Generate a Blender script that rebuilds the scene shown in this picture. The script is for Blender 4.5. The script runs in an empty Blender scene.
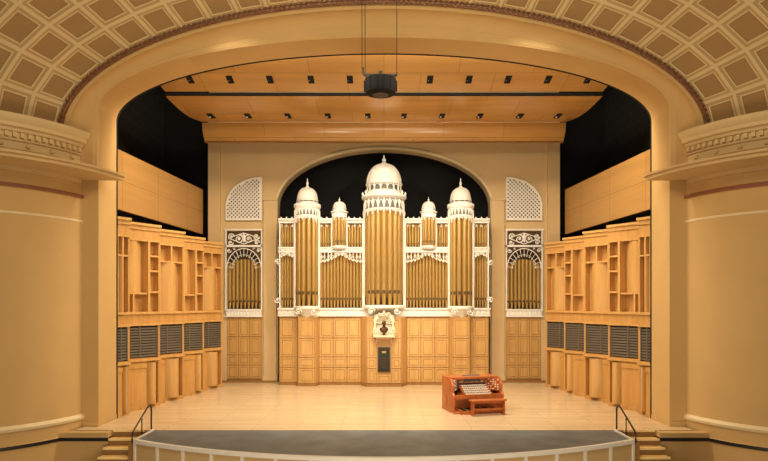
import bpy, bmesh, math, random
from mathutils import Matrix, Vector
from mathutils.geometry import tessellate_polygon
random.seed(4)
pi=math.pi; sin=math.sin; cos=math.cos
F_PX=589.0; CH=3.4
# survey helpers: real metres from bearings taken on the photograph at a known depth
def SX(px,Y): return (px-384)*Y/F_PX
def SZ(py,Y): return CH-(py-305)*Y/F_PX
W={}
I4=Matrix.Identity(4)
# ---------------------------------------------------------------- materials
def nodes(name):
    m=bpy.data.materials.new(name); m.use_nodes=True
    nt=m.node_tree; b=nt.nodes["Principled BSDF"]; return m,nt,b
def plain(name,c,rough=.6,metal=0.,var=.06,scale=3.,bump=0.):
    m,nt,b=nodes(name)
    b.inputs["Roughness"].default_value=rough; b.inputs["Metallic"].default_value=metal
    tc=nt.nodes.new("ShaderNodeTexCoord"); n=nt.nodes.new("ShaderNodeTexNoise"); n.inputs["Scale"].default_value=scale
    n.inputs["Detail"].default_value=4
    nt.links.new(tc.outputs["Object"],n.inputs["Vector"])
    r=nt.nodes.new("ShaderNodeValToRGB"); nt.links.new(n.outputs["Fac"],r.inputs["Fac"])
    r.color_ramp.elements[0].position=.3; r.color_ramp.elements[1].position=.7
    r.color_ramp.elements[0].color=tuple(x*(1-var) for x in c)+(1,)
    r.color_ramp.elements[1].color=tuple(min(1,x*(1+var)) for x in c)+(1,)
    nt.links.new(r.outputs["Color"],b.inputs["Base Color"])
    if bump:
        bp=nt.nodes.new("ShaderNodeBump"); bp.inputs["Strength"].default_value=bump; bp.inputs["Distance"].default_value=.02
        nt.links.new(n.outputs["Fac"],bp.inputs["Height"]); nt.links.new(bp.outputs["Normal"],b.inputs["Normal"])
    return m
def wood(name,c1,c2,rough=.4,sc=(1,1,.12),scale=6.):
    m,nt,b=nodes(name); b.inputs["Roughness"].default_value=rough
    tc=nt.nodes.new("ShaderNodeTexCoord"); mp=nt.nodes.new("ShaderNodeMapping"); mp.inputs["Scale"].default_value=sc
    n=nt.nodes.new("ShaderNodeTexNoise"); n.inputs["Scale"].default_value=scale; n.inputs["Detail"].default_value=6; n.inputs["Distortion"].default_value=.6
    nt.links.new(tc.outputs["Object"],mp.inputs["Vector"]); nt.links.new(mp.outputs["Vector"],n.inputs["Vector"])
    r=nt.nodes.new("ShaderNodeValToRGB"); nt.links.new(n.outputs["Fac"],r.inputs["Fac"])
    r.color_ramp.elements[0].position=.32; r.color_ramp.elements[1].position=.68
    r.color_ramp.elements[0].color=c1+(1,); r.color_ramp.elements[1].color=c2+(1,)
    nt.links.new(r.outputs["Color"],b.inputs["Base Color"]); return m
def bricky(name,c1,c2,cm,bw,bh,mortar,rough=.35,scale=1.,axes="XYZ",offset=.5,nmul=.15,nscale=1.3,stretch=None):
    m,nt,b=nodes(name); b.inputs["Roughness"].default_value=rough
    tc=nt.nodes.new("ShaderNodeTexCoord"); sp=nt.nodes.new("ShaderNodeSeparateXYZ"); cb=nt.nodes.new("ShaderNodeCombineXYZ")
    nt.links.new(tc.outputs["Object"],sp.inputs[0])
    for i,a in enumerate(axes): nt.links.new(sp.outputs[a],cb.inputs[i])
    t=nt.nodes.new("ShaderNodeTexBrick"); t.inputs["Scale"].default_value=scale; t.offset=offset
    t.inputs["Brick Width"].default_value=bw; t.inputs["Row Height"].default_value=bh; t.inputs["Mortar Size"].default_value=mortar
    t.inputs["Color1"].default_value=c1+(1,); t.inputs["Color2"].default_value=c2+(1,); t.inputs["Mortar"].default_value=cm+(1,)
    nt.links.new(cb.outputs[0],t.inputs["Vector"])
    n=nt.nodes.new("ShaderNodeTexNoise"); n.inputs["Scale"].default_value=nscale; n.inputs["Detail"].default_value=4
    mp=nt.nodes.new("ShaderNodeMapping"); mp.inputs["Scale"].default_value=stretch or (1,1,1)
    nt.links.new(cb.outputs[0],mp.inputs["Vector"]); nt.links.new(mp.outputs["Vector"],n.inputs["Vector"])
    mx=nt.nodes.new("ShaderNodeMix"); mx.data_type='RGBA'; mx.blend_type='MULTIPLY'; mx.inputs[0].default_value=nmul
    nt.links.new(t.outputs["Color"],mx.inputs[6]); nt.links.new(n.outputs["Fac"],mx.inputs[7])
    nt.links.new(mx.outputs[2],b.inputs["Base Color"]); return m
def emis(name,c,s):
    m,nt,b=nodes(name); b.inputs["Emission Color"].default_value=c+(1,); b.inputs["Emission Strength"].default_value=s
    b.inputs["Base Color"].default_value=c+(1,); return m
M=dict(
 plaster=plain("ochre_plaster",(.60,.395,.165),.8,var=.03,scale=1.2),
 plaster2=plain("cream_plaster",(.62,.44,.215),.8,var=.03,scale=1.2),
 backp=plain("pale_cream_plaster",(.70,.52,.285),.75,var=.03,scale=1.2),
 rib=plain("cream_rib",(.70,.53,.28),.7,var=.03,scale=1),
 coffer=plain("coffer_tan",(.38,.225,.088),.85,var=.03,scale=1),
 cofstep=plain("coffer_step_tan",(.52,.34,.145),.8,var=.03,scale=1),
 lighttrim=plain("light_trim",(.78,.64,.40),.6,var=.03),
 leaf=plain("leaf_bronze",(.22,.105,.045),.5,metal=.2,var=.4,scale=12),
 redline=plain("russet_line",(.24,.085,.04),.6),
 black=plain("stage_black",(.006,.006,.007),.95,var=.2),
 mesh=bricky("black_drape_grid",(.012,.012,.014),(.009,.009,.011),(.028,.026,.024),.5,.5,.02,.9,axes="YZX"),
 wood=wood("honey_maple",(.53,.28,.08),(.63,.355,.12),.40),
 ply=bricky("honey_ply_ceiling",(.73,.41,.135),(.67,.37,.115),(.42,.22,.065),2.45,1.25,.008,.22,axes="XYZ",nmul=.35,nscale=1.0,stretch=(.3,4,1)),
 plyw=bricky("honey_ply_wall",(.58,.33,.11),(.53,.295,.095),(.30,.145,.04),2.45,.98,.010,.35,axes="YZX",offset=0,nmul=.3,nscale=1.0,stretch=(.3,5,1)),
 wooddk=wood("amber_wood",(.30,.145,.04),(.38,.19,.055),.45),
 groove=wood("groove_wood",(.32,.16,.045),(.38,.195,.06),.5),
 woodlt=wood("pale_maple",(.58,.335,.11),(.68,.41,.15),.38),
 basew=wood("base_maple",(.56,.32,.105),(.65,.39,.145),.4),
 floor=bricky("maple_stage_boards",(.84,.67,.44),(.75,.575,.36),(.50,.35,.20),2.4,.16,.009,.24,nmul=.22,nscale=2.5,stretch=(.3,5,1)),
 apron=plain("grey_apron_paint",(.135,.16,.178),.5,var=.25,scale=1.6),
 white=plain("white_enamel",(.84,.83,.80),.45,var=.03,scale=5),
 bright=plain("bright_white_enamel",(.92,.91,.90),.5,var=.02,scale=5),
 whitedm=plain("cream_white_enamel",(.76,.745,.70),.5,var=.06,scale=6),
 cream=plain("cream_enamel",(.78,.69,.52),.5,var=.05),
 gold=plain("gold_pipe_metal",(.50,.32,.105),.36,metal=.45,var=.07,scale=1),
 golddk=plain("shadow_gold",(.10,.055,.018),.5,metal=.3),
 grey=plain("louvre_charcoal",(.035,.032,.028),.5),
 slat=plain("louvre_grey_brown",(.16,.135,.105),.5),
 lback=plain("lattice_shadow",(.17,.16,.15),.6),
 console=wood("cherry_veneer",(.40,.10,.024),(.52,.155,.04),.3),
 ivory=plain("ivory_keys",(.84,.80,.70),.3),
 blk=plain("black_gloss",(.012,.012,.012),.5),
 steel=plain("black_steel",(.03,.03,.03),.35,metal=.7),
 bronze=plain("dark_bronze",(.12,.065,.03),.35,metal=.6,var=.2,scale=10),
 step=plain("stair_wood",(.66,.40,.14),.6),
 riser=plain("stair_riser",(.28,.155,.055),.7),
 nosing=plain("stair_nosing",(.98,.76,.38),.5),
 lens=emis("lamp_lens",(1,.85,.6),.35),
 red=plain("red_tab",(.45,.03,.02),.4),
 seat=plain("dark_seat_fabric",(.035,.02,.018),.8,var=.2,scale=20),
)
# ---------------------------------------------------------------- mesh builder
class B:
    def __init__(s): s.bm=bmesh.new()
    def face(s,vs,m=0):
        try:
            f=s.bm.faces.new(vs); f.material_index=m; f.smooth=True; return f
        except ValueError: return None
    def box(s,x0,x1,y0,y1,z0,z1,m=0):
        v=[s.bm.verts.new(p) for p in ((x0,y0,z0),(x1,y0,z0),(x1,y1,z0),(x0,y1,z0),(x0,y0,z1),(x1,y0,z1),(x1,y1,z1),(x0,y1,z1))]
        for q in ((3,2,1,0),(4,5,6,7),(0,1,5,4),(1,2,6,5),(2,3,7,6),(3,0,4,7)): s.face([v[i] for i in q],m)
    def grid(s,rows,m=0,closed=False):
        R=[[s.bm.verts.new(p) for p in r] for r in rows]
        for a,b in zip(R,R[1:]):
            n=len(a)
            for i in range(n if closed else n-1):
                j=(i+1)%n; s.face([a[i],a[j],b[j],b[i]],m)
        return R
    def lathe(s,prof,cx=0,cy=0,n=24,a0=0,a1=2*pi,m=0,caps=False,rib=0.,sx=1,sy=1):
        full=abs(a1-a0-2*pi)<1e-6
        k=n if full else n+1
        rows=[]
        for r,z in prof:
            row=[]
            for i in range(k):
                a=a0+(a1-a0)*i/n
                rr=r*(1+rib*(i%2))
                row.append((cx+rr*sin(a)*sx,cy-rr*cos(a)*sy,z))
            rows.append(row)
        R=s.grid(rows,m,full)
        if caps and full:
            s.face(list(reversed(R[0])),m); s.face(R[-1],m)
        if caps and not full:
            s.face([r[0] for r in R]+[s.bm.verts.new((cx,cy,prof[-1][1])),s.bm.verts.new((cx,cy,prof[0][1]))],m)
            s.face([r[-1] for r in R]+[s.bm.verts.new((cx,cy,prof[-1][1])),s.bm.verts.new((cx,cy,prof[0][1]))],m)
    def tube(s,pts,r,n=6,m=0,cap=True):
        pts=[Vector(p) for p in pts]; rows=[]; up=Vector((0.13,0.21,.97))
        for i,p in enumerate(pts):
            t=(pts[min(i+1,len(pts)-1)]-pts[max(i-1,0)]).normalized()
            u=t.cross(up)
            if u.length<.05: u=t.cross(Vector((1,0,0)))
            u.normalize(); v=t.cross(u)
            rr=r[i] if isinstance(r,(list,tuple)) else r
            rows.append([p+u*rr*cos(2*pi*j/n)+v*rr*sin(2*pi*j/n) for j in range(n)])
        R=s.grid(rows,m,True)
        if cap: s.face(R[0],m); s.face(list(reversed(R[-1])),m)
    def ball(s,c,rx,ry=None,rz=None,n=10,m=0):
        ry=ry or rx; rz=rz or rx; h=max(4,n//2)
        rows=[]
        for k in range(h+1):
            t=-pi/2+pi*k/h; q=max(cos(t),.01)
            rows.append([(c[0]+rx*q*cos(2*pi*i/n),c[1]+ry*q*sin(2*pi*i/n),c[2]+rz*sin(t)) for i in range(n)])
        s.grid(rows,m,True)
    def plate(s,outer,holes,y0,y1,m=0):
        loops=[outer]+list(holes); flat=[]; 
        for l in loops: flat+=l
        tris=tessellate_polygon([[Vector((p[0],p[1],0)) for p in l] for l in loops])
        f=[s.bm.verts.new((p[0],y0,p[1])) for p in flat]; b=[s.bm.verts.new((p[0],y1,p[1])) for p in flat]
        for t in tris:
            s.face([f[i] for i in t],m); s.face([b[i] for i in reversed(t)],m)
        o=0
        for l in loops:
            n=len(l)
            for i in range(n):
                j=(i+1)%n; s.face([f[o+i],f[o+j],b[o+j],b[o+i]],m)
            o+=n
    def slab(s,poly,z0,z1,m=0):
        lo=[s.bm.verts.new((p[0],p[1],z0)) for p in poly]; hi=[s.bm.verts.new((p[0],p[1],z1)) for p in poly]
        s.face(list(reversed(lo)),m); s.face(hi,m)
        for i in range(len(poly)):
            j=(i+1)%len(poly); s.face([lo[i],lo[j],hi[j],hi[i]],m)
    def scroll(s,cx,y,cz,R,turns=1.4,dirn=1,ph=0,r=.03,n=16):
        pts=[];rs=[]
        for i in range(n+1):
            t=i/n; a=ph+dirn*turns*2*pi*t; rad=R*(1-.82*t)
            pts.append((cx+rad*cos(a),y-.04*t,cz+rad*sin(a))); rs.append(r*(1-.3*t))
        s.tube(pts,rs,5)
        s.ball((cx,y-.04,cz),r*1.5,n=6)
def done(b,name,mats,parent=None,F=None,label=None,cat=None,group=None,kind=None,bevel=0,origin=None,ang=35,xf=None):
    F=F or I4
    if xf: 
        for v in b.bm.verts: v.co=Vector(xf(v.co))
    bmesh.ops.recalc_face_normals(b.bm,faces=b.bm.faces)
    me=bpy.data.meshes.new(name); 
    co=[v.co for v in b.bm.verts]
    if origin is None:
        x=[c.x for c in co]; y=[c.y for c in co]; z=[c.z for c in co]
        base=Vector(((min(x)+max(x))/2,(min(y)+max(y))/2,min(z)))
    else: base=Vector(origin)
    for v in b.bm.verts: v.co-=base
    b.bm.to_mesh(me); b.bm.free()
    try: me.set_sharp_from_angle(angle=math.radians(ang))
    except Exception: pass
    for m in (mats if isinstance(mats,(list,tuple)) else [mats]): me.materials.append(M[m])
    ob=bpy.data.objects.new(name,me); bpy.context.scene.collection.objects.link(ob)
    wm=F@Matrix.Translation(base)
    place(ob,wm,parent)
    meta(ob,label,cat,group,kind)
    if bevel:
        mod=ob.modifiers.new("bevel",'BEVEL'); mod.width=bevel; mod.segments=2; mod.limit_method='ANGLE'
    return ob
def place(ob,wm,parent):
    if parent:
        ob.parent=parent; ob.matrix_parent_inverse=W[parent.name].inverted()
    loc,rot,sc=wm.decompose(); ob.location=loc; ob.rotation_euler=rot.to_euler(); ob.scale=sc
    W[ob.name]=wm
def meta(ob,label=None,cat=None,group=None,kind=None):
    if label: ob["label"]=label
    if cat: ob["category"]=cat
    if group: ob["group"]=group
    if kind: ob["kind"]=kind
def empty(name,wm,label,cat,group=None,parent=None):
    ob=bpy.data.objects.new(name,None); ob.empty_display_size=.2
    bpy.context.scene.collection.objects.link(ob); place(ob,wm,parent); meta(ob,label,cat,group); return ob
def T(x,y,z): return Matrix.Translation((x,y,z))
def st(name,b,mats,label,**k): return done(b,name,mats,kind="structure",label=label,cat=k.pop("cat","wall"),**k)

# ================================================================ ROOM
b=B(); b.slab([(-8.4,16),(8.4,16),(8.4,17.6),(10.3,17.6),(10.3,27.6),(-10.3,27.6),(-10.3,17.6),(-8.4,17.6)],-.12,0)
st("floor",b,"floor","pale maple board stage floor, softly polished",cat="floor",origin=(0,16,-.12))
R=12.05; cy=13.1+R
arc=[]
a_end=math.asin(6.22/R)
for i in range(49):
    a=-a_end+2*a_end*i/48; arc.append((R*sin(a),cy-R*cos(a)))
b=B(); b.slab(arc+[(6.22,15.998),(-6.22,15.998)],-.12,-.004)
st("floor_apron",b,"apron","grey painted curved stage apron floor",cat="floor",origin=(0,14,-.12))
b=B(); b.box(-15,15,-4,16.2,-1.5,-1.3)
st("floor_hall",b,"riser","hall floor below the stage edge",cat="floor")
b=B()
def arcwall(b,r0,r1,z0,z1,m,a0=-a_end,a1=a_end,n=48):
    inner=[(r0*sin(a0+(a1-a0)*i/n),cy-r0*cos(a0+(a1-a0)*i/n)) for i in range(n+1)]
    outer=[(r1*sin(a0+(a1-a0)*i/n),cy-r1*cos(a0+(a1-a0)*i/n)) for i in range(n+1)]
    for i in range(n):
        b.slab([outer[i],outer[i+1],inner[i+1],inner[i]],z0,z1,m)
arcwall(b,R+.002,R+.05,-1.3,-.06,0)
arcwall(b,R+.002,R+.11,-.06,.03,1)
arcwall(b,R+.05,R+.075,-1.3,-.62,1)
for i in range(17):
    a=-a_end+2*a_end*i/16
    arcwall(b,R+.05,R+.085,-.62,-.06,1,a-.003,a+.003,1)
for sgn in(-1,1):
    x=sgn*6.222
    b.box(min(x,x+sgn*.05),max(x,x+sgn*.05),14.85,15.99,-1.3,.03,1)
st("trim_1",b,["plaster2","white"],"curved stage front fascia with white rim and posts",cat="stage front",origin=(0,13,-1.3))
for s,n in((-1,"left"),(1,"right")):
    b=B(); x0,x1=sorted((s*6.28,s*8.7)); b.box(x0,x1,16.0,16.12,-1.3,-.12)
    x0,x1=sorted((s*6.28,s*6.47)); b.box(x0,x1,14.9,15.999,-1.3,-.1)
    st("wall_stage_front_"+n,b,"wooddk","stage front wall behind the stairs")
    b=B(); poly=[(s*7.38,15.998),(s*7.38,15.75),(s*8.75,15.75),(s*8.75,15.998)]
    b.slab(poly,-1.3,-.02,0); b.slab([(s*7.37,15.99),(s*7.37,15.735),(s*8.72,15.735),(s*8.72,15.99)],-.24,-.15,1)
    st("wall_stair_"+n,b,["plaster","blk"],"low plaster wall between the stairs and the drum")
for s,n in((-1,"left"),(1,"right")):
    b=B(); b.box(min(s*10.3,s*10.5),max(s*10.3,s*10.5),17.7,27.8,-.1,13.4)
    st("wall_"+n,b,"mesh","black draped wing wall of the stage")
b=B(); b.box(-10.5,10.5,27.6,27.8,-.1,13.4); st("wall_rear",b,"black","black wall behind the organ niche")
b=B(); b.box(-10.5,10.5,17.7,27.8,13.2,13.4); st("ceiling_stage",b,"black","black fly space above the ceiling panels",cat="ceiling")
def ring(a,zs,bb,zb,n=64):
    pts=[(-a,zb),(-a,zs)]
    for i in range(1,n): 
        t=pi-pi*i/n; pts.append((a*cos(t),zs+bb*sin(t)))
    pts+=[(a,zs),(a,zb)]
    return pts
b=B(); b.plate([(-16,-1.3),(-16,15),(16,15),(16,-1.3)],[ring(8.0,8.87,2.05,-.05)],17.6,17.7)
st("wall_front",b,"black","dark back side of the proscenium wall")
rings=[(16.0,8.75,8.10,3.5),(16.05,8.6,8.15,3.32)]
for i in range(1,7):
    t=i/6
    u=sin(t*pi/2*.8)/sin(pi/2*.8); v=(1-cos(t*pi/2*.8))/(1-cos(pi/2*.8))
    rings.append((16.05+.40*u,8.6-.46*v,8.15+.42*t,3.32-.72*(.5*v+.5*t)))
rings+=[(16.47,8.12,8.6,2.55),(16.5,8.04,8.75,2.25),(16.56,8.0,8.87,2.05),(17.6,8.0,8.87,2.05)]
b=B(); b.grid([[(x,Y,z) for x,z in ring(a,zs,bb,6.9,96)] for Y,a,zs,bb in rings])
st("trim_2",b,"plaster","smooth ochre plaster proscenium arch with stepped mouldings",cat="arch",origin=(0,16,6.9),ang=25)
b=B()
pts=[(x,15.98,z) for x,z in ring(8.77,8.1,3.52,8.05,96)]
b.tube(pts,.06,8,0)
acc=[0]
for p,q in zip(pts,pts[1:]): acc.append(acc[-1]+(Vector(q)-Vector(p)).length)
def along(pts,acc,s):
    for i in range(len(acc)-1):
        if acc[i+1]>=s:
            t=(s-acc[i])/max(acc[i+1]-acc[i],1e-6); p=Vector(pts[i]).lerp(Vector(pts[i+1]),t); return p,(Vector(pts[i+1])-Vector(pts[i])).normalized()
    return Vector(pts[-1]),Vector((0,0,-1))
s=.05;k=0
while s<acc[-1]:
    p,t=along(pts,acc,s); nrm=Vector((-t.z,0,t.x))
    for d in(-1,1):
        c=p+nrm*d*.052+Vector((0,-.045,0)); e=c+t*.08+nrm*d*.03
        b.tube([c-t*.05,c,e],[.010,.034,.006],5,k%2)
    b.ball(p+Vector((0,-.06,0)),.026,n=6,m=1)
    s+=.14;k+=1
st("trim_3",b,["leaf","redline"],"bronze leaf-and-berry moulding around the proscenium arch",cat="moulding",origin=(0,16,8))
NC=26; NR=7
th=[];L=[0];N=600
for i in range(1,N+1):
    t0=pi*(i-1)/N;t1=pi*i/N
    L.append(L[-1]+math.hypot(8.95*(cos(t1)-cos(t0)),3.65*(sin(t1)-sin(t0))))
j=0
for i in range(NC+1):
    tgt=L[-1]*i/NC
    while j<N and L[j]<tgt: j+=1
    th.append(pi*j/N)
def vp(u,k,push=0):
    i=min(int(u),NC-1); t=th[i]+(th[i+1]-th[i])*(u-i)
    Y=16.0-.50*k; a=8.85+.56*k; bb=3.58+.56*k
    P=Vector((a*cos(t),Y,8.1+bb*sin(t)))
    if push:
        n=Vector((bb*cos(t),0,a*sin(t))).normalized()*.67+Vector((0,.74,0)); P+=n.normalized()*push
    return P
b=B()
for i in range(NC):
    for k in range(NR):
        def q(f,push): return [b.bm.verts.new(vp(i+x,k+y,push)) for x,y in((f,f),(1-f,f),(1-f,1-f),(f,1-f))]
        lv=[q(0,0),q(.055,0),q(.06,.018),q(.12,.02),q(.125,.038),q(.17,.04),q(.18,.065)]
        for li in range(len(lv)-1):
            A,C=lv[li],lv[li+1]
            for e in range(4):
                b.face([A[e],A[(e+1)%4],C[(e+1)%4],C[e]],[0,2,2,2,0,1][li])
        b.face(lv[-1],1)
st("ceiling",b,["rib","coffer","cofstep"],"coffered plaster hall ceiling flaring out from the arch",cat="ceiling",origin=(0,16,8.1),ang=20)
for s,n in((-1,"left"),(1,"right")):
    cx,cyd=s*11.6,17.1
    b=B()
    b.lathe([(3.2,-1.3),(3.2,-.25),(3.23,-.24),(3.23,-.15),(3.2,-.14),(3.2,.2),(3.25,.21),(3.27,.28),(3.2,.36),(3.2,5.7),(3.22,5.71),(3.22,5.76),(3.2,5.77),(3.2,6.36),(3.25,6.37),(3.25,6.47),(3.2,6.48),(3.2,8.1)],cx,cyd,96,-pi/2,pi/2,0)
    for f in b.bm.faces:
        c=f.calc_center_median().z
        if -.245<c<-.145: f.material_index=1
        elif .2<c<.36 or 5.7<c<5.77: f.material_index=2
        elif 6.37<c<6.47: f.material_index=3
    st("wall_drum_"+n,b,["plaster","blk","lighttrim","redline"],"convex ochre plaster drum wall with fine ring mouldings",origin=(cx,cyd,-1.3))
    b=B(); r=4.40
    def clip(r,z0,z1,m,ymax=16.48):
        am=math.acos((cyd-ymax)/r); nn=40
        poly=[(cx+r*sin(-am+2*am*i/nn),cyd-r*cos(-am+2*am*i/nn)) for i in range(nn+1)]
        b.slab(poly,z0,z1,m)
    clip(r-.04,6.88,6.97,0); clip(r+.04,6.97,7.03,0); clip(r-.12,7.03,7.06,0)
    clip(3.32,6.76,6.88,0,16.3)
    st("trim_"+("4" if s<0 else "5"),b,["plaster2"],"projecting plaster cornice shelf around the drum",cat="cornice",origin=(cx,cyd,6.8))
    b=B(); am=math.radians(75)
    pr=[(3.2,7.05),(3.30,7.05),(3.30,7.3),(3.33,7.32),(3.33,7.5),(3.38,7.52),(3.38,7.56),(3.33,7.58),(3.33,7.72),(3.42,7.74),(3.46,7.80),(3.55,7.83),(3.55,7.92),(3.63,7.99),(3.66,8.08),(3.66,8.12),(3.2,8.12)]
    b.lathe(pr,cx,cyd,60,-am,am,0,caps=True)
    nd=52
    for i in range(nd):
        a=-am+2*am*(i+.5)/nd; w=.035
        b.slab([(cx+3.32*sin(a-w*.35),cyd-3.32*cos(a-w*.35)),(cx+3.42*sin(a-w*.35),cyd-3.42*cos(a-w*.35)),(cx+3.42*sin(a+w*.35),cyd-3.42*cos(a+w*.35)),(cx+3.32*sin(a+w*.35),cyd-3.32*cos(a+w*.35))],7.6,7.72,0)
    for i in range(15):
        a=-am+2*am*(i+.5)/15
        b.ball((cx+3.35*sin(a),cyd-3.35*cos(a),7.41),.06,n=8)
    st("trim_"+("6" if s<0 else "7"),b,["rib"],"dentilled plaster entablature crowning the drum",cat="entablature",origin=(cx,cyd,7.1))
    b=B(); x0,x1=sorted((s*8.0,s*8.62))
    b.box(x0,x1,16.5,17.6,-1.3,6.9,0); b.box(x0-.02,x1+.02,16.46,17.59,-.02,.14,0)
    st("trim_"+("8" if s<0 else "9"),b,["plaster","blk"],"square ochre plaster pier of the proscenium",cat="pier")
def cpanel(sec,hw0,hw1,label,name):
    b=B(); n=len(sec); top=[];bot=[]
    for i,(Y,z) in enumerate(sec):
        h=hw0+(hw1-hw0)*i/(n-1); bot.append([(-h+2*h*j/16,Y,z) for j in range(17)]); top.append([(-h+2*h*j/16,Y,z+.12) for j in range(17)])
    b.grid(bot,0); b.grid(top,1)
    for e in(0,-1): b.grid([bot[e],top[e]],0 if e==-1 else 1)
    for e in(0,-1): b.grid([[r[e] for r in bot],[r[e] for r in top]],1)
    st(name,b,["ply","black"],label,cat="ceiling panel",ang=50)
def sec(Y0,z0,Y1,z1,sag,n=14): return [(Y0+(Y1-Y0)*i/n,z0+(z1-z0)*i/n-sag*sin(pi*i/n)) for i in range(n+1)]
cpanel(sec(18.3,11.44,20.45,10.81,.09),7.75,7.6,"honey wood acoustic ceiling panel with inset lamps","ceiling_panel_1")
cpanel(sec(20.8,10.78,24.0,10.86,.16),7.72,7.42,"tapered honey wood acoustic ceiling panel with inset lamps","ceiling_panel_2")
b=B()
rows=[[(x,24.02+.35*(i/8)**2,10.84-.66*i/8) for x in(-7.42,7.42)] for i in range(9)]
b.grid(rows); b.grid([[(x,24.5,z) for x in(-7.42,7.42)] for z in(10.86,10.16)]); b.box(-7.42,7.42,24.34,24.5,10.13,10.17,1)
st("ceiling_panel_3",b,["ply","wooddk"],"honey wood fascia closing the ceiling panels",cat="ceiling panel",ang=50)
def lamp(px,Y,z,sl,h):
    b=B(); x=SX(px,Y); w=.10
    v=[b.bm.verts.new((x+i*w,Y+j*h,z+sl*j*h-.012)) for i,j in((-1,-1),(1,-1),(1,1),(-1,1))]
    u=[b.bm.verts.new((x+i*w,Y+j*h,z+sl*j*h+.06)) for i,j in((-1,-1),(1,-1),(1,1),(-1,1))]
    b.face(v); b.face(u)
    for i in range(4): b.face([v[i],v[(i+1)%4],u[(i+1)%4],u[i]])
    b.lathe([(.001,z-.022),(.03,z-.022),(.03,z)],x-.05,Y+.06,8,m=1)
    done(b,"ceiling_light",["black","lens"],label="small black recessed lamp in the wooden ceiling panel",cat="ceiling light",group="recessed lamps in the ceiling panels")
for px in(190,230,270,311,350,391,430,469,508,548,588): lamp(px,19.7,10.935,-.24,.19)
for px in(211,248,288,328,368,404,442,480,520,558): lamp(px,22.6,10.645,.03,.27)
WY=26.0
def archpts(a,zs,bb,zb,n=40,cx=0):
    return [(cx+x,z) for x,z in ring(a,zs,bb,zb,n)]
bx0,bx1=5.36,6.98
b=B(); holes=[archpts(4.68,7.81,2.43,0.0)]
for s in(-1,1):
    c=s*(bx0+bx1)/2; h=(bx1-bx0)/2-.04
    holes.append([(c-h,.0+.02),(c-h,5.95),(c+h,5.95),(c+h,.02)])
b.plate([(-7.72,-.0),(-7.72,13.1),(7.72,13.1),(7.72,-.0)],holes,WY,WY+.5)
st("wall_back",b,["backp"],"cream plaster back wall with arched organ niche",origin=(0,26,0))
b=B()
rr=[]
for Y,a,zz in((25.99,4.68,0),(25.90,4.70,.02),(25.90,4.80,.12),(25.99,4.83,.15)):
    rr.append([(x,Y,z) for x,z in ring(a,7.81,2.43+zz,6.4,60)])
b.grid(rr)
st("trim_10",b,["lighttrim"],"light plaster moulding framing the organ arch",cat="moulding")
for s,nn in((-1,11),(1,12)):
    b=B(); x0,x1=sorted((s*4.72,s*5.28)); b.box(x0,x1,25.84,25.995,0,8.0); b.box(x0-.05,x1+.05,25.8,25.995,8.0,8.14); b.box(x0-.03,x1+.03,25.8,25.995,0,.3)
    x0,x1=sorted((s*7.2,s*7.72)); b.box(x0,x1,25.84,25.995,0,11.5)
    st("trim_%d"%nn,b,["backp"],"cream plaster pilasters beside the organ niche",cat="pilaster")
b=B()
for s in(-1,1):
    x0,x1=sorted((s*4.72,s*7.72)); b.box(x0,x1,25.78,25.83,0,.09)
st("baseboard_back",b,["wooddk"],"dark wooden baseboard along the back wall",cat="baseboard")
for s,n in((-1,"left"),(1,"right")):
    p0=Vector((s*8.75,17.75,0)); p1=Vector((s*7.93,25.8,0)); d=(p1-p0).normalized()
    nn=Vector((s*abs(d.y),.1,0)).normalized()*.12
    b=B(); b.slab([(p0.x,p0.y),(p1.x,p1.y),(p1.x+nn.x,p1.y+nn.y),(p0.x+nn.x,p0.y+nn.y)],6.5,8.45,0)
    st("wall_panel_"+n,b,["plyw"],"honey wood acoustic wall panel above the shelving towers")

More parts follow.
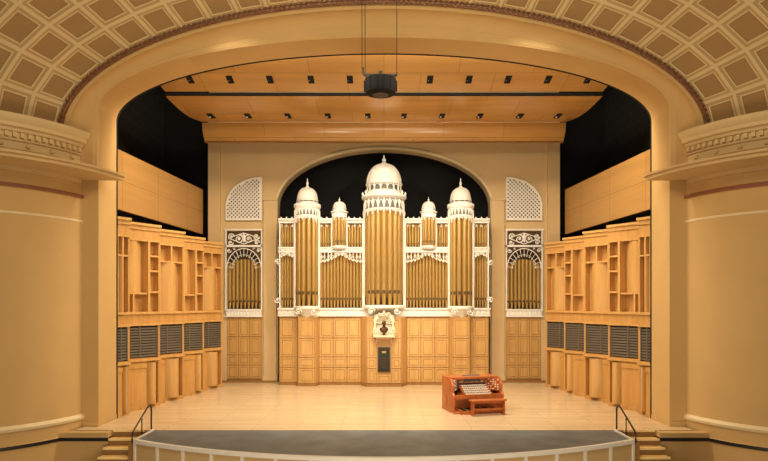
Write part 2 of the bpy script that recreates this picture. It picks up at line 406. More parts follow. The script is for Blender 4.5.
# ================================================================ SIDE SHELVING TOWERS
E=[(7.92,18.35),(7.57,19.9),(7.27,21.4),(7.0,22.9),(6.71,24.4)]
S=[(8.3,17.72)]+[(x+.62,y+.14) for x,y in E[:-1]]
def unit(side,idx):
    s0=S[idx];e0=E[idx]
    A=Vector((side*s0[0],s0[1],0)); C=Vector((side*e0[0],e0[1],0))
    w=(C-A).length
    if side<0: o=A; d=(C-A)/w
    else: o=C; d=(A-C)/w
    F=Matrix(((d.x,-d.y,0,o.x),(d.y,d.x,0,o.y),(0,0,1,0),(0,0,0,1)))
    fl=side>0
    X=lambda x:(w-x) if fl else x
    def bx(b,x0,x1,y0,y1,z0,z1,m=0):
        a,c=sorted((X(x0),X(x1))); b.box(a,c,y0,y1,z0,z1,m)
    root=empty("shelving_tower",F@T(w/2,.2,0),"honey maple acoustic tower with framed recesses over a dark louvre","shelving",group="acoustic shelving towers lining the stage")
    H=[6.02,6.0,5.97,5.92,5.88][idx]
    D=.40; R0=.26
    b=B()
    bx(b,0,.06,0,D,0,H); bx(b,w-.06,w,0,D,0,H)
    bx(b,.06,w-.06,R0,D,0,H)
    bx(b,0.06,w-.06,.0,R0,0,.12)
    bx(b,.06,w-.06,0.0,R0,1.5,1.66); bx(b,.06,w-.06,0.0,R0,2.74,3.18)
    bx(b,.06,w-.06,0.0,R0,5.55,H)
    done(b,"body","wood",root,F)
    for y0,z0,z1 in((-.10,H,H+.08),(-.04,H-.13,H),(-.07,3.1,3.18),(-.06,2.72,2.79),(-.06,1.55,1.62),(-.035,5.5,5.56)):
        b=B(); bx(b,.0,w,y0,.0 if z0<H else D,z0,z1); done(b,"moulding","woodlt",root,F)
    wide=idx%2==0
    b=B(); q=w*(.42 if wide else .62); p0=w*.16
    b.slab([(X(x),y) for x,y in ((p0-.10,0),(p0,-.22),(q,-.22),(q+.05,.0))],0,1.5,0)
    bx(b,p0,q,-.25,-.22,1.36,1.5); bx(b,p0,q,-.25,-.22,0,.14)
    done(b,"lower_panel","wood",root,F)
    b=B(); x0=q+.07;x1=w-.05;rows=[]
    for z in(.12,1.5):
        rows.append([(X(x0+(x1-x0)*i/14),R0-.02-.40*sin(pi*i/14),z) for i in range(15)])
    b.grid(rows)
    done(b,"curved_panel","woodlt",root,F)
    b=B(); xm=w*.16
    bx(b,xm,w-.08,.08,.1,1.70,2.70,1)
    for k in range(11):
        z=1.70+k*.09; bx(b,xm,w-.08,.0,.08,z,z+.055)
    for x in(xm,w*.55,w-.11): bx(b,x,x+.035,-.02,.06,1.68,2.72)
    done(b,"louvre",["slat","grey"],root,F)
    # staggered bays: one broad curved bay and one narrow shelved bay, mirrored from unit to unit
    xd=w*.36 if wide else w*.74
    b=B(); bx(b,xd-.04,xd+.04,-0.06,R0,3.18,5.55); done(b,"divider","woodlt",root,F)
    if wide: na,nb,ca,cb_=.06,xd-.04,xd+.04,w-.06
    else: na,nb,ca,cb_=xd+.04,w-.06,w*.14,xd-.04
    for z in ((4.0,4.75) if wide else (3.8,4.5,5.0)):
        b=B(); bx(b,na,nb,-.01,R0,z,z+.06); done(b,"shelf","woodlt",root,F)
    for z in ((4.9,) if wide else (3.75,)):
        b=B(); bx(b,ca,cb_,-.01,R0,z,z+.06); done(b,"shelf","woodlt",root,F)
    za,zb=(3.18,4.9) if wide else (3.81,5.55)
    b=B()
    b.grid([[(X(ca+.05+(cb_-ca-.10)*i/12),R0-.01-.27*sin(pi*i/12),z) for i in range(13)] for z in(za,zb)])
    done(b,"curved_panel","woodlt",root,F)
    for f in ((.5,)):
        xm2=ca+(cb_-ca)*f; b=B(); 
        if wide: bx(b,xm2-.03,xm2+.03,-.02,R0,4.96,5.55)
        else: bx(b,xm2-.03,xm2+.03,-.02,R0,3.18,3.75)
        done(b,"divider","woodlt",root,F)
for side in(-1,1):
    for i in range(5): unit(side,i)

# ================================================================ PIPE ORGAN
organ=empty("pipe_organ",T(0,25,0),"white carved pipe organ case with gold pipes and domed towers","pipe organ")
def panels(b,x0,x1,y,z0,z1,cols,zs,m=0,th=.035,gap=.03):
    b.box(x0,x1,y-.008,y,zs[0],zs[-1],2)
    cw=(x1-x0)/cols
    for i in range(cols):
        for za,zb in zip(zs,zs[1:]):
            xa=x0+i*cw+gap/2; xb=x0+(i+1)*cw-gap/2; a0,b0=za+gap/2,zb-gap/2; f=.075
            b.box(xa,xb,y-th,y,a0,a0+f,m); b.box(xa,xb,y-th,y,b0-f,b0,m)
            b.box(xa,xa+f,y-th,y,a0+f,b0-f,m); b.box(xb-f,xb,y-th,y,a0+f,b0-f,m)
            b.box(xa+f+.018,xb-f-.018,y-th*.8,y,a0+f+.018,b0-f-.018,1)
b=B()
b.box(-4.45,4.45,25.06,25.9,0,2.92,0)
ZP=[.12,.75,1.2,2.0,2.86]
panels(b,-4.42,-3.78,25.06,0,0,1,ZP); panels(b,3.78,4.42,25.06,0,0,1,ZP)
panels(b,-2.75,-.98,25.06,0,0,3,ZP); panels(b,.98,2.75,25.06,0,0,3,ZP)
for s in(-1,1):
    c=s*3.24
    b.slab([(c-.48,25.07),(c-.36,24.72),(c+.36,24.72),(c+.48,25.07)],0,2.92,0); panels(b,c-.34,c+.34,24.72,0,0,1,ZP)
    b.slab([(c-.52,25.07),(c-.4,24.67),(c+.4,24.67),(c+.52,25.07)],0,.12,3)
b.slab([(-.98,25.07),(-.72,24.55),(.72,24.55),(.98,25.07)],0,2.92,0)
b.slab([(-1.02,25.07),(-.75,24.5),(.75,24.5),(1.02,25.07)],0,.12,3)
panels(b,-.71,-.32,24.55,0,0,1,[.14,.75,1.2,2.0,2.86]); panels(b,.32,.71,24.55,0,0,1,[.14,.75,1.2,2.0,2.86]); panels(b,-.30,.30,24.55,0,0,1,[.14,.52])
b.box(-4.45,4.45,25.0,25.06,0,.12,3)
done(b,"pedestal",["basew","woodlt","groove","wooddk"],organ,label="honey wood panelled base")
b=B()
b.box(-4.5,4.5,24.93,25.3,2.92,2.99); b.box(-4.5,4.5,24.97,25.3,2.99,3.2); b.box(-4.52,4.52,24.9,25.3,3.2,3.28)
for i in range(46):
    x=-4.4+8.8*i/45
    if abs(abs(x)-3.24)>.45 and abs(x)>.9: b.box(x-.06,x+.06,24.93,24.97,3.02,3.17)
done(b,"base_rail","white",organ)
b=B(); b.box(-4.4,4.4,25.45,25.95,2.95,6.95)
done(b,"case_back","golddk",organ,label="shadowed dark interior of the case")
def pipe(x,y,r,z0,z1,par,m="gold"):
    b=B(); foot=min(.55,(z1-z0)*.16)
    b.lathe([(r*.5,z0),(r*.97,z0+foot),(r,z0+foot+.02),(r,z1),(r*.85,z1),(r*.85,z1-.1)],x,y,16)
    b.box(x-r*.5,x+r*.5,y-r*1.04,y-r*.8,z0+foot*.85,z0+foot*1.1,1)
    b.tube([(x-r*.62,y-r*.85,z0+foot*1.05),(x,y-r*1.08,z0+foot*1.9),(x+r*.62,y-r*.85,z0+foot*1.05)],.010,4,0)
    done(b,"pipe",[m,"golddk"],par,ang=60)
def flat(x0,x1,n,z0,z1,y,par,vee=0):
    w=(x1-x0)/n
    for i in range(n):
        h=vee*abs((i+.5)/n-.5)*2
        pipe(x0+w*(i+.5),y,w*.475,z0,z1-h,par)
def dome(par,cx,cyy,r,z0,zt,zf,n=28):
    big=r>.5
    hd=(zt-z0)*(.30 if big else .22); h=zt-z0-hd
    b=B(); 
    b.lathe([(r*1.08,z0),(r*1.10,z0+.03),(r*1.0,z0+.05),(r*.86,z0+.06)],cx,cyy,n)
    b.lathe([(r*.86,z0+.06),(r*.86,z0+hd-.05)],cx,cyy,n,m=1)
    b.lathe([(r*.86,z0+hd-.05),(r*1.04,z0+hd-.05),(r*1.06,z0+hd)],cx,cyy,n)
    ko=16 if big else 12
    for i in range(ko):
        a=2*pi*(i+.5)/ko; rr=r*.97
        b.tube([(cx+rr*sin(a),cyy-rr*cos(a),z0+.04),(cx+rr*sin(a),cyy-rr*cos(a),z0+hd-.03)],r*.045,5)
        if big:
            da=2*pi/ko
            b.tube([(cx+rr*sin(a+u*da),cyy-rr*cos(a+u*da),z0+hd-.20+.13*sin(pi*u)) for u in(0,.25,.5,.75,1)],r*.03,4)
    f=lambda t: r*(1.0*max(cos(t),0)**.78)
    pr=[(r*1.0,z0+hd)]
    for i in range(0,16):
        t=i/16*pi/2; pr.append((f(t),z0+hd+h*sin(t)))
    pr.append((.02,zt)); b.lathe(pr,cx,cyy,n)
    nr=16 if r>.3 else 10
    for i in range(nr):
        a=2*pi*i/nr
        b.tube([(cx+1.0*f(t)*sin(a),cyy-1.0*f(t)*cos(a),z0+hd+h*1.0*sin(t)) for t in [j/9*pi/2*.97 for j in range(10)]],r*.018,4)
    done(b,"dome",["whitedm","lback"],par)
    b=B(); f_=zf-zt
    b.lathe([(r*.18,zt-.04),(r*.18,zt+f_*.1),(r*.08,zt+f_*.2),(r*.11,zt+f_*.38),(r*.12,zt+f_*.48),(r*.06,zt+f_*.62),(r*.03,zt+f_*.75),(r*.05,zt+f_*.82),(.006,zf)],cx,cyy,12)
    done(b,"finial","white",par)
def tower(cx,r,npipe,pr,zp0,zp1,zent,zdome0,zdomet,zfin,ztail,rcor,rd):
    cyy=24.98
    b=B()
    pf=[(.02,ztail),(r*.35,ztail+.1),(r*.5,ztail+.25),(r*.62,(ztail+zp0)/2),(r*.98,zp0-.16),(r*1.08,zp0-.12),(r*1.08,zp0-.04),(r*1.0,zp0)]
    b.lathe(pf,cx,cyy,28)
    b.lathe([(.02,zp0),(r*1.0,zp0)],cx,cyy,28)
    b.lathe([(r*.98,zp1-.02),(r*1.04,zp1),(r*1.04,zp1+.06),(r*.96,zp1+.08)],cx,cyy,28)
    b.lathe([(r*.96,zp1+.08),(r*.96,zent-.12)],cx,cyy,28,m=1)
    b.lathe([(r*.96,zent-.12),(r*1.06,zent-.09),(r*rcor,zent-.03),(r*rcor,zent+.04),(r*.98,zent+.06),(r*rd*1.05,zdome0),(.02,zdome0)],cx,cyy,28)
    b.lathe([(r*.94,zp1-.02),(.02,zp1-.02)],cx,cyy,28)
    hh=zent-zp1
    for k in range(-5,6):
        a=k*.30; x=cx+r*1.0*sin(a); y=cyy-r*1.0*cos(a)
        b.ball((x,y,(zp1+zent)/2),.04,.04,hh*.34,n=6)
        if k<5:
            b.tube([(cx+r*1.0*sin(a+u*.3),cyy-r*1.0*cos(a+u*.3),zp1+.1+hh*.55*sin(pi*u)) for u in(0,.2,.4,.6,.8,1)],.022,4)
        b.tube([(cx+r*1.04*sin(a),cyy-r*1.04*cos(a),zp1-.0),(cx+r*1.05*sin(a),cyy-r*1.05*cos(a),zp1-.12-.04*(abs(k)))],[.045,.02],5)
        b.scroll(cx+r*1.05*sin(a+.15),cyy-r*1.05*cos(a+.15),zp1-.07,.05,1,1,0,.014,8)
        b.ball((cx+r*rcor*.95*sin(a),cyy-r*rcor*.95*cos(a),zent+.06),.03,.03,.045,n=6)
    for s in(-1,1):
        x=cx+s*r*1.02
        b.box(x-.03,x+.03,24.85,25.15,zp0-.1,zp1+.3)
        b.scroll(x,24.86,zp1-.12,.11,1.2,s,pi/2,.02)
        b.scroll(cx+s*r*.65,cyy-r*.9,zp0-.25,.14,1.3,-s,0,.03)
    t=done(b,"tower",["white","lback"],organ,label="projecting round white tower with carved crown")
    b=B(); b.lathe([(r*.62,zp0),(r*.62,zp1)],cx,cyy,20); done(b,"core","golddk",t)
    for i in range(npipe):
        a=math.radians(-82+164*i/(npipe-1)); pipe(cx+(r-pr)*sin(a),cyy-(r-pr)*cos(a),pr,zp0+.01,zp1-.0-.12*abs(i-(npipe-1)/2)/npipe,t)
    dome(t,cx,cyy,r*rd,zdome0,zdomet,zfin)
    return t
z=lambda py:SZ(py,24.5)
tower(0,.82,9,.13,z(305),z(210),z(196),z(191),z(161.5),z(152),z(314),1.16,.90)
for s in(-1,1):
    tower(s*3.25,.5,6,.105,z(306),z(216),z(205),z(202),z(185.5),z(175.5),z(324),1.14,.88)
b=B()
for k in range(-3,4):
    a=k*.5; x=.90*sin(a); y=24.98-.90*cos(a); zz=z(195.3)
    b.lathe([(.02,zz),(.05,zz+.03),(.02,zz+.06),(.055,zz+.12),(.03,zz+.17),(.01,zz+.22)],x,y,8)
done(b,"urn_gallery","white",organ)
for s in(-1,1):
    def q(a,c): return (min(s*a,s*c),max(s*a,s*c))
    b=B()
    zz=lambda py:SZ(py,24.95)
    for xa in(.90,2.77,3.80,4.42):
        x0,x1=q(xa-.026,xa+.026); b.box(x0,x1,24.93,25.42,3.28,zz(219))
    for xa in(1.57,2.21):
        x0,x1=q(xa-.022,xa+.022); b.box(x0,x1,24.93,25.42,zz(250),zz(219))
    for a,c in((.90,2.77),(3.78,4.47)):
        x0,x1=q(a,c)
        b.box(x0,x1,24.88,25.42,zz(220.5),zz(218.5)); b.box(x0,x1,24.95,25.4,zz(223),zz(220.5))
        b.box(x0,x1,24.92,25.42,zz(248.5),zz(247)); b.box(x0,x1,24.97,25.4,zz(251),zz(248.5)); b.box(x0,x1,24.9,25.42,zz(252.5),zz(251))
        n=int((x1-x0)/.22); 
        for i in range(n):
            xx=x0+(x1-x0)*(i+.5)/n
            b.ball((xx,24.93,zz(218.5)+.03),.03,.03,.045,n=6)
            b.ball((xx,24.93,zz(249.8)),.07,.03,.03,n=6)
            b.scroll(xx,24.94,zz(226),.06,1.1,1 if i%2 else -1,pi/2,.014)
    for a,c,am in((.93,2.74,.34),(3.83,4.4,.14)):
        x0,x1=q(a,c); n=12 if c<3 else 5
        for i in range(n):
            u=(i+.5)/n; drop=am*abs(cos(pi*u)) if c<3 else am*abs(2*u-1)
            xx=x0+(x1-x0)*u; w2=(x1-x0)/n/2; zt=zz(252.5)
            b.tube([(xx-w2,24.94,zt-drop),(xx,24.92,zt-drop-.10),(xx+w2,24.94,zt-drop)],.024,5)
            b.tube([(xx,24.94,zt),(xx,24.93,zt-drop-.08)],.018,4)
            b.scroll(xx,24.94,zt-drop*.55-.02,.05+.05*drop,1.1,1 if i%2 else -1,pi/2,.018)
    b.scroll(s*4.5,24.95,zz(262),.13,1.4,s,pi,.028); b.scroll(s*4.5,24.95,zz(300),.13,1.4,-s,pi,.028)
    case=done(b,"case_front","white",organ,label="white carved post-and-cornice screen")
    x0,x1=q(.93,2.74); flat(x0,x1,13,3.30,zz(252),25.2,case)
    for a,c in((.93,1.54),(2.24,2.74)):
        x0,x1=q(a,c); flat(x0,x1,5,zz(247),zz(223.5),25.2,case)
    x0,x1=q(3.83,4.39); flat(x0,x1,5,3.30,zz(252),25.2,case); flat(x0,x1,5,zz(247),zz(223.5),25.2,case)
    c=s*1.89
    b=B(); b.lathe([(.02,zz(249.2)),(.30,zz(249)),(.34,zz(247.5)),(.32,zz(246)),(.13,zz(246)),(.13,zz(218)),(.31,zz(218)),(.33,zz(217)),(.30,zz(216)),(.30,zz(213.5)),(.37,zz(212.5)),(.37,zz(211.5)),(.28,zz(211)),(.27,zz(209.5)),(.02,zz(209.5))],c,25.0,16)
    for k in range(-2,3): b.ball((c+.31*sin(k*.6),25.0-.31*cos(k*.6),zz(215)),.03,.03,.06,n=6); b.tube([(c+.32*sin(k*.6),25.0-.32*cos(k*.6),zz(218)),(c+.33*sin(k*.6),25.0-.33*cos(k*.6),zz(221))],[.04,.01],5)
    t=done(b,"turret","white",organ,label="small domed white turret")
    for i in range(5): 
        a=math.radians(-72+144*i/4); pipe(c+.23*sin(a),25.0-.23*cos(a),.072,zz(246),zz(218.5),t)
    dome(t,c,25.0,.28,zz(209.5),zz(201.5),zz(197),16)
# shell niche
ZK=2.16; YN=24.55
b=B()
b.box(-.44,.44,24.02,YN,ZK-.07,ZK); b.box(-.36,.36,24.12,YN,ZK-.13,ZK-.07)
outer=[(-.44,ZK),(-.45,ZK+.28),(-.39,ZK+.46),(-.44,ZK+.60),(-.37,ZK+.78),(-.21,ZK+.90),(0,ZK+.95),(.21,ZK+.90),(.37,ZK+.78),(.44,ZK+.60),(.39,ZK+.46),(.45,ZK+.28),(.44,ZK)]
hole=archpts(.34,ZK+.46,.35,ZK+.03,16)
b.plate(outer,[hole],24.30,24.38)
b.box(-.40,.40,24.47,YN,ZK,ZK+.84)
for k in range(-5,6):
    a=k*.29
    b.tube([(.345*sin(a),24.31,ZK+.46+.345*cos(a)),(.20*sin(a),24.40,ZK+.46+.20*cos(a)),(.03*sin(a),24.46,ZK+.46)],[.035,.025,.012],5)
for s in(-1,1):
    x0,x1=sorted((s*.345,s*.41)); b.box(x0,x1,24.38,YN,ZK,ZK+.55)
    b.scroll(s*.42,24.28,ZK+.14,.10,1.3,s,pi/2,.024); b.scroll(s*.19,24.28,ZK+.86,.08,1.3,s,0,.02)
    b.tube([(s*.30,24.3,ZK-.12),(s*.30,24.2,ZK-.2),(s*.30,24.5,ZK-.36)],[.04,.045,.02],6)
b.ball((0,24.27,ZK+.94),.07,.05,.09,n=8)
done(b,"cartouche","cream",organ,label="cream arched shell niche frame with ledge")
b=B(); b.box(-.27,.27,24.49,24.55,.60,1.66,0); b.box(-.22,.22,24.46,24.49,.66,1.60,1)
b.box(-.09,.09,24.45,24.46,1.40,1.49,3)
for i in range(6): b.box(-.16+.02*(i%2),.16-.03*(i%3),24.452,24.46,.78+i*.08,.80+i*.08,2)
done(b,"plaque",["bronze","blk","bronze","cofstep"],organ,label="dark framed bronze plaque")
root=empty("portrait_bust",T(0,24.17,ZK+.002),"dark bronze bust of a bearded man on the white ledge","bust")
kb=.68
xb=lambda p:(p.x*kb,24.17+(p.y-23.96)*kb,ZK+.002+(p.z-2.22)*kb)
b=B(); cyb=23.96
b.lathe([(.13,2.22),(.14,2.25),(.08,2.28),(.07,2.34),(.10,2.36)],0,cyb,14,caps=True); done(b,"socle","bronze",root,xf=xb)
b=B()
b.lathe([(.08,2.36),(.16,2.40),(.24,2.50),(.27,2.58),(.23,2.66),(.13,2.70),(.085,2.73),(.08,2.82)],0,cyb,18,caps=True,sy=.62)
b.ball((0,cyb,2.93),.115,.135,.16,n=14); b.ball((0,cyb-.06,2.83),.085,.08,.09,n=10); b.ball((0,cyb+.03,2.98),.125,.13,.13,n=12)
b.tube([(0,cyb-.12,2.97),(0,cyb-.165,2.91),(0,cyb-.12,2.895)],[.012,.024,.012],6)
for s in(-1,1):
    b.ball((s*.118,cyb+.01,2.93),.02,.03,.04,n=6); b.ball((s*.045,cyb-.125,2.955),.02,.012,.012,n=6)
    b.tube([(0,cyb-.135,2.875),(s*.05,cyb-.135,2.86)],[.02,.008],5); b.tube([(s*.02,cyb-.13,2.985),(s*.075,cyb-.115,2.98)],.012,5)
done(b,"figure","bronze",root,xf=xb)

# ================================================================ SIDE ORGAN BAYS
for s in(-1,1):
    c=s*(bx0+bx1)/2; h=(bx1-bx0)/2
    bay=empty("organ_side_bay",T(c,25.9,0),"recessed organ bay with gold pipes and white carving over wood panels","organ bay",group="organ bays flanking the main case")
    Y0=25.88; zz=lambda py:SZ(py,Y0)
    b=B(); b.box(c-h+.04,c+h-.04,26.02,26.4,0.0,zz(317),0)
    panels(b,c-h+.06,c+h-.06,26.02,0,0,3,[.14,.75,1.2,2.0,zz(318)]); b.box(c-h+.04,c+h-.04,25.98,26.02,0,.12,3)
    done(b,"wood_panels",["basew","woodlt","groove","wooddk"],bay)
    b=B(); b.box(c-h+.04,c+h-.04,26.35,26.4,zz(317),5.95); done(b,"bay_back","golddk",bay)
    b=B()
    b.box(c-h-.02,c+h+.02,Y0,26.02,zz(317),zz(316)); b.box(c-h+.02,c+h-.02,Y0+.03,26.02,zz(316),zz(310.5)); b.box(c-h-.02,c+h+.02,Y0-.02,26.02,zz(310.5),zz(309))
    for i in range(11): 
        x=c-h+.12+(2*h-.24)*i/10; b.box(x-.045,x+.045,Y0,Y0+.03,zz(315),zz(311.5))
    for e in(-1,1): b.box(c+e*(h-.025)-.025,c+e*(h-.025)+.025,Y0,26.02,zz(309),zz(229))
    b.box(c-h-.03,c+h+.03,Y0-.02,26.02,zz(230.5),zz(229)); b.box(c-h,c+h,Y0,26.02,zz(247),zz(245))
    ow=h-.05
    zs_=zz(269); za=zz(248.5)
    b.tube([(c+ow*cos(pi-pi*i/24),Y0+.05,zs_+(za-zs_)*sin(pi*i/24)) for i in range(25)],.022,5)
    b.tube([(c+ow*.70*cos(pi-pi*i/24),Y0+.05,zs_+(za-zs_)*.70*sin(pi*i/24)) for i in range(25)],.012,5)
    n=13
    for i in range(n):
        t=pi*(i+.5)/n; p=lambda f:(c+ow*f*cos(t),Y0+.06,zs_+(za-zs_)*f*sin(t))
        b.tube([p(.66),p(.84),p(1)],[.008,.015,.011],5)
        b.ball(p(.64),.022,.02,.03,n=6)
    for e in(-1,1):
        b.scroll(c+e*(h-.16),Y0+.05,zz(250.5),.10,1.3,e,0,.022); b.scroll(c+e*(h-.38),Y0+.05,zz(248.6),.05,1.2,e,0,.014)
    done(b,"carved_frame","bright",bay)
    b=B()
    outer=[(c-ow,zz(247))]+[(c+ow*cos(pi-pi*i/24),zs_+(za-zs_)*sin(pi*i/24)) for i in range(25)]+[(c+ow,zz(247))]
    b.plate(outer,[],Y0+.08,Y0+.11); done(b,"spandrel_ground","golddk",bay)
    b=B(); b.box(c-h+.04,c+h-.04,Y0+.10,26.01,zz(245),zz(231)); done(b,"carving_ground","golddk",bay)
    b=B()
    for k in(-1,1):
        b.scroll(c+k*.22,Y0+.04,zz(239),.2,1.5,k,pi/2,.036); b.scroll(c+k*.56,Y0+.04,zz(236.5),.14,1.4,-k,0,.032); b.scroll(c+k*.58,Y0+.04,zz(242.5),.12,1.2,k,0,.03)
    b.ball((c,Y0+.02,zz(238)),.08,.06,.2,n=8)
    b.tube([(c-h+.12,Y0+.05,zz(238)),(c,Y0+.05,zz(233)),(c+h-.12,Y0+.05,zz(238))],.026,5); b.tube([(c-h+.12,Y0+.05,zz(238)),(c,Y0+.05,zz(244)),(c+h-.12,Y0+.05,zz(238))],.026,5)
    done(b,"carving","bright",bay)
    n=9; x0=c-h+.06; w_=(2*h-.12)/n
    for i in range(n):
        u=(i+.5)/n*2-1
        pipe(x0+w_*(i+.5),26.14,w_*.475,zz(309)+.01,zz(268)+(zz(259)-zz(268))*math.sqrt(1-u*u),bay)
    lat=empty("lattice_grille",T(c,25.9,SZ(220,Y0)),"white diagonal lattice grille with curved shoulder","grille",group="lattice grilles over the organ bays")
    hw=h-.02; zb=zz(220); zm=zz(207); zt=zz(177)
    def ins(x,zv,m):
        u=(x-(c-s*hw))/(s*2*hw)
        if u<m/(2*hw) or u>1-m/(2*hw) or zv<zb+m: return False
        lim=zm+(zt-zm)*math.sqrt(max(0,1-u*u))
        return zv<lim-m*1.3
    outer=[(c-s*hw,zb),(c+s*hw,zb)]+[(c-s*hw+s*2*hw*cos(pi/2*i/16),zm+(zt-zm)*sin(pi/2*i/16)) for i in range(17)]
    holes=[]; g=.17; r=.050
    for i in range(-2,14):
        for j in range(0,30):
            x=c-hw+i*g+(g/2 if j%2 else 0); zv=zb+.05+j*g/2
            dm=[(x-r,zv),(x,zv+r),(x+r,zv),(x,zv-r)]
            if all(ins(p[0],p[1],.03) for p in dm): holes.append(dm)
    b=B(); b.plate(outer,holes,Y0+.02,Y0+.05); done(b,"lattice","bright",lat)
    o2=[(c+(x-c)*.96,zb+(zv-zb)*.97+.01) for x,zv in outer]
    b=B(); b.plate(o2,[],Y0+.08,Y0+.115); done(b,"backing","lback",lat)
    b=B(); op=outer+[outer[0]]; b.tube([(x,Y0+.02,zv) for x,zv in op],.016,5); done(b,"rim","bright",lat)

# ================================================================ ORGAN CONSOLE
F=T(2.93,18.9,0)@Matrix.Rotation(math.radians(14),4,'Z')@Matrix.Scale(.88,4)
con=empty("organ_console",F,"reddish cherry organ console with stacked ivory keyboards","organ console")
b=B(); b.box(-.98,.98,-.45,.85,.0,.07)
done(b,"platform","console",con,F,bevel=.01)
b=B()
b.box(-.95,.95,.78,.84,.07,1.2)
for i in range(4): b.box(-.88+.45*i,-.50+.45*i,.84,.855,.2,1.1)
done(b,"back_panel","console",con,F,bevel=.006)
for k in(-1,1):
    b=B(); x0,x1=sorted((k*.90,k*.98))
    prof=[(-.32,.07),(-.32,.62),(-.22,.72),(-.22,.98),(-.02,1.2),(.84,1.2),(.84,.07)]
    lo=[b.bm.verts.new((x0,p[0],p[1])) for p in prof]; hi=[b.bm.verts.new((x1,p[0],p[1])) for p in prof]
    b.face(lo); b.face(list(reversed(hi)))
    for i in range(len(prof)): j=(i+1)%len(prof); b.face([lo[i],lo[j],hi[j],hi[i]])
    xo=k*.98
    for ya,yb,za,zb in((-.24,.22,.16,.6),(.30,.76,.16,.6),(-.12,.76,.7,1.1)):
        xa,xb_=sorted((xo,xo+k*.018)); b.box(xa,xb_,ya,yb,za,zb)
        xa,xb_=sorted((xo+k*.018,xo+k*.03)); b.box(xa,xb_,ya+.06,yb-.06,za+.06,zb-.06)
    done(b,"end_panel","console",con,F,bevel=.008)
    b=B()
    P=[(k*.55,.40),(k*.9,-.12),(k*.9,.5)]
    b.slab(P,.72,1.16,0)
    dx,dy=(P[1][0]-P[0][0]),(P[1][1]-P[0][1])
    nv=Vector((dy,-dx,0)).normalized()
    if nv.y>0: nv=-nv
    for i in range(6):
        for j in range(5):
            t=.1+.8*i/5; p=Vector((P[0][0]+dx*t,P[0][1]+dy*t,.78+j*.085)); q_=p+nv*.03
            b.tube([p,q_],.022,6,1 if (i+j)%4 else 2)
    done(b,"stop_jamb",["console","ivory","red"],con,F)
b=B(); b.box(-.98,.98,.10,.86,1.2,1.235); b.box(-.9,.9,.10,.5,1.16,1.2)
done(b,"lid","console",con,F,bevel=.01)
for m_ in range(5):
    b=B(); y0=-.26+m_*.115; z0=.66+m_*.062; hw=.50
    b.box(-hw,hw,y0,y0+.13,z0,z0+.022,0)
    b.box(-hw-.05,-hw,y0-.01,y0+.14,z0-.03,z0+.035,2); b.box(hw,hw+.05,y0-.01,y0+.14,z0-.03,z0+.035,2)
    for i in range(36):
        if i%7 in(0,1,3,4,5):
            x=-hw+(i+1)*2*hw/36; b.box(x-.008,x+.008,y0+.045,y0+.13,z0+.022,z0+.034,1)
    b.box(-hw,hw,y0-.008,y0,z0-.035,z0,2)
    for i in range(12): x=-hw+.08+i*.076; b.box(x-.02,x+.02,y0-.014,y0-.006,z0-.028,z0-.008,0)
    done(b,"keyboard",["ivory","blk","console"],con,F)
b=B(); b.box(-.56,.56,-.2,.4,.58,.655); b.box(-.9,.9,-.28,-.2,.50,.64); b.box(-.9,.9,.12,.16,.07,.6); done(b,"key_desk","console",con,F)
b=B()
b.box(-.55,.55,.38,.42,.96,1.16,0)
for i in range(26): x=-.5+i*.04; b.box(x-.014,x+.014,.355,.38,1.0,1.06,1 if i%5 else 2)
done(b,"stop_rail",["console","ivory","red"],con,F)
b=B(); 
v=[(-.34,.30,1.04),(.34,.30,1.04),(.34,.42,1.28),(-.34,.42,1.28)]
A=[b.bm.verts.new(p) for p in v]; C=[b.bm.verts.new((p[0],p[1]+.02,p[2]-.012)) for p in v]
b.face(A); b.face(list(reversed(C)))
for i in range(4): b.face([A[i],A[(i+1)%4],C[(i+1)%4],C[i]])
done(b,"music_desk",["slat"],con,F,label="grey glazed music desk")
b=B(); b.box(-.72,.72,-.62,-.56,.0,.12,0); b.box(-.78,-.72,-.62,.1,.0,.14,0); b.box(.72,.78,-.62,.1,.0,.14,0)
for i in range(30):
    x=-.68+i*.047; b.box(x-.014,x+.014,-.56,.1,.06,.1 if i%7 in(0,2,4,5) else .13,1 if i%7 in(0,2,4,5) else 2)
done(b,"pedalboard",["console","woodlt","blk"],con,F)
F2=F@T(.12,-.85,0)
ben=empty("organ_bench",F2,"reddish wooden organ bench in front of the console","bench")
b=B(); b.box(-.66,.66,-.17,.17,.50,.55); done(b,"seat","console",ben,F2,bevel=.01)
for k in(-1,1):
    b=B(); x=k*.58; b.box(x-.03,x+.03,-.15,.15,.0,.05); b.box(x-.03,x+.03,-.11,.11,.05,.50); done(b,"leg","console",ben,F2,bevel=.008)
b=B(); b.box(-.55,.55,-.03,.03,.16,.24); b.box(-.55,.55,-.015,.015,.40,.50); done(b,"stretcher","console",ben,F2)

# ================================================================ HANGING LOUDSPEAKER
hx=SX(380.5,15)
hang=empty("hanging_loudspeaker",T(hx,15,8.74),"round black loudspeaker cluster hung on thin cables","loudspeaker")
b=B(); b.lathe([(.02,8.76),(.30,8.76),(.38,8.79),(.41,8.86),(.41,9.08),(.38,9.14),(.25,9.18),(.02,9.18)],hx,15,28)
for i in range(14):
    a=2*pi*i/14; b.box(hx+.41*cos(a)-.015,hx+.41*cos(a)+.015,15+.41*sin(a)-.015,15+.41*sin(a)+.015,8.83,9.11)
done(b,"housing","black",hang)
b=B(); b.lathe([(.02,8.74),(.2,8.74),(.2,8.76)],hx,15,16); done(b,"grille","grey",hang)
b=B(); b.box(hx-.42,hx+.42,14.97,15.03,9.24,9.28); b.tube([(hx-.3,15,9.17),(hx-.42,15,9.26),(hx-.44,15,9.45)],.02,6); b.tube([(hx+.3,15,9.17),(hx+.42,15,9.26),(hx+.42,15,9.32)],.02,6); b.box(hx-.05,hx+.05,14.95,15.05,9.17,9.35); done(b,"bracket","steel",hang)
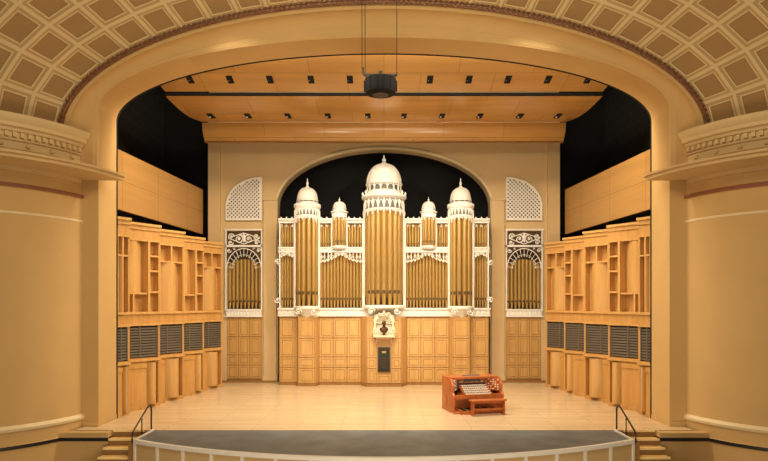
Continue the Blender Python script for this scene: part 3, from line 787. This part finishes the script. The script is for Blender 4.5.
for dx in(-.48,-.40,.42):
    b=B(); b.tube([(hx+dx*.98,15,9.26),(hx+dx,15,12.75)],.009,5); done(b,"cable","steel",hang)

# ================================================================ STAIRS + HANDRAILS
for s in(-1,1):
    b=B(); x0,x1=sorted((s*6.5,s*7.34))
    for i in range(7):
        zt=-.17*(i+1); y1=15.99; y0=15.99-.3*(i+1)
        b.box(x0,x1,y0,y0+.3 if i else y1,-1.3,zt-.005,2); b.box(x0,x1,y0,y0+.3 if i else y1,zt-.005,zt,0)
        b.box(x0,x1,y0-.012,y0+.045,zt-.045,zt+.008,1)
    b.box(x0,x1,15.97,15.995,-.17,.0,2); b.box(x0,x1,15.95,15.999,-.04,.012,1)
    done(b,"stair_flight",["step","nosing","riser"],label="short wooden stair flight with pale nosings up to the stage",cat="stairs",group="stair flights at the stage ends")
    x=s*6.38
    b=B()
    b.tube([(x,16.15,0),(x,16.15,.55),(x,16.10,.64),(x,16.0,.66),(x,15.85,.62),(x,15.0,.20),(x,14.93,.12),(x,14.92,0),(x,14.92,-.1)],.022,8)
    b.tube([(x,15.52,.42),(x,15.52,-.1)],.016,6)
    done(b,"handrail",["steel"],label="bent black steel handrail beside the stage stairs",cat="handrail",group="handrails at the stage stairs")
for xx in(6.45,7.03):
    F3=T(xx,13.3,-1.3)
    r_=empty("theater_seat",F3,"dark upholstered auditorium seat facing the stage","seat",group="dark front-row auditorium seats")
    b=B(); n=10
    outer=[(-.25,.42),(-.26,1.02)]+[(.26*cos(pi-pi*i/n),1.02+.18*sin(pi*i/n)) for i in range(1,n)]+[(.26,1.02),(.25,.42)]
    b.plate(outer,[],-.27,-.19); done(b,"backrest","seat",r_,F3,bevel=.02)
    b=B(); b.box(-.24,.24,-.18,.25,.38,.47); done(b,"seat_cushion","seat",r_,F3,bevel=.02)
    for k in(-1,1):
        b=B(); b.box(k*.27-.018,k*.27+.018,-.25,.18,.60,.64); b.box(k*.27-.015,k*.27+.015,-.20,.05,0,.60); done(b,"armrest","wooddk",r_,F3)

# ================================================================ LIGHT
def area(n,loc,tgt,sx,sy,e,c=(1,.81,.54)):
    l=bpy.data.lights.new(n,'AREA'); l.shape='RECTANGLE'; l.size=sx; l.size_y=sy; l.energy=e; l.color=c
    o=bpy.data.objects.new(n,l); bpy.context.scene.collection.objects.link(o); o.location=loc
    o.rotation_euler=(Vector(tgt)-Vector(loc)).to_track_quat('-Z','Y').to_euler(); return o
def spot(n,loc,tgt,e,ang,c=(1,.87,.67),r=.15):
    l=bpy.data.lights.new(n,'SPOT'); l.energy=e; l.spot_size=math.radians(ang); l.spot_blend=.7; l.color=c; l.shadow_soft_size=r
    o=bpy.data.objects.new(n,l); bpy.context.scene.collection.objects.link(o); o.location=loc
    o.rotation_euler=(Vector(tgt)-Vector(loc)).to_track_quat('-Z','Y').to_euler(); return o
area("stage_fill_light",(0,18.0,11.6),(0,22.5,1.0),12,.4,1650)  # added fill strip, hidden behind the arch crown, lights floor and organ
area("house_light",(0,5,11),(0,16,7.5),6,2.5,720)
area("ceiling_fill_light",(0,2,-.8),(0,20,11),8,1.5,850)  # added fill, low behind the camera, brightens the stage ceiling panels
for s in(-1,1):
    spot("organ_spot_light",(s*6,12,11.0),(0,25,6),3000,36)
    spot("canopy_fill_spot",(s*3,12.5,.2),(s*3.2,21.5,10.8),800,48,(1,.86,.62),.3)  # added unseen fill from below, brightens the wooden ceiling panels
    spot("floor_spot_light",(s*3,11,12.0),(s*1.5,20.5,0),2600,46,(1,.92,.76))
    spot("side_spot_light",(s*-5,13.0,11.0),(s*7.5,20.5,3),1500,45)
w=bpy.data.worlds.new("hall_ambient"); bpy.context.scene.world=w; w.use_nodes=True
w.node_tree.nodes["Background"].inputs[0].default_value=(1,.80,.52,1); w.node_tree.nodes["Background"].inputs[1].default_value=.13
bpy.context.scene.view_settings.view_transform='Standard'
# ================================================================ CAMERA
cd=bpy.data.cameras.new("camera"); co=bpy.data.objects.new("camera",cd); bpy.context.scene.collection.objects.link(co)
co.location=(0,0,CH); co.rotation_euler=(pi/2,0,0); cd.sensor_width=36; cd.lens=36*F_PX/768; cd.shift_y=74.5/768
bpy.context.scene.camera=co
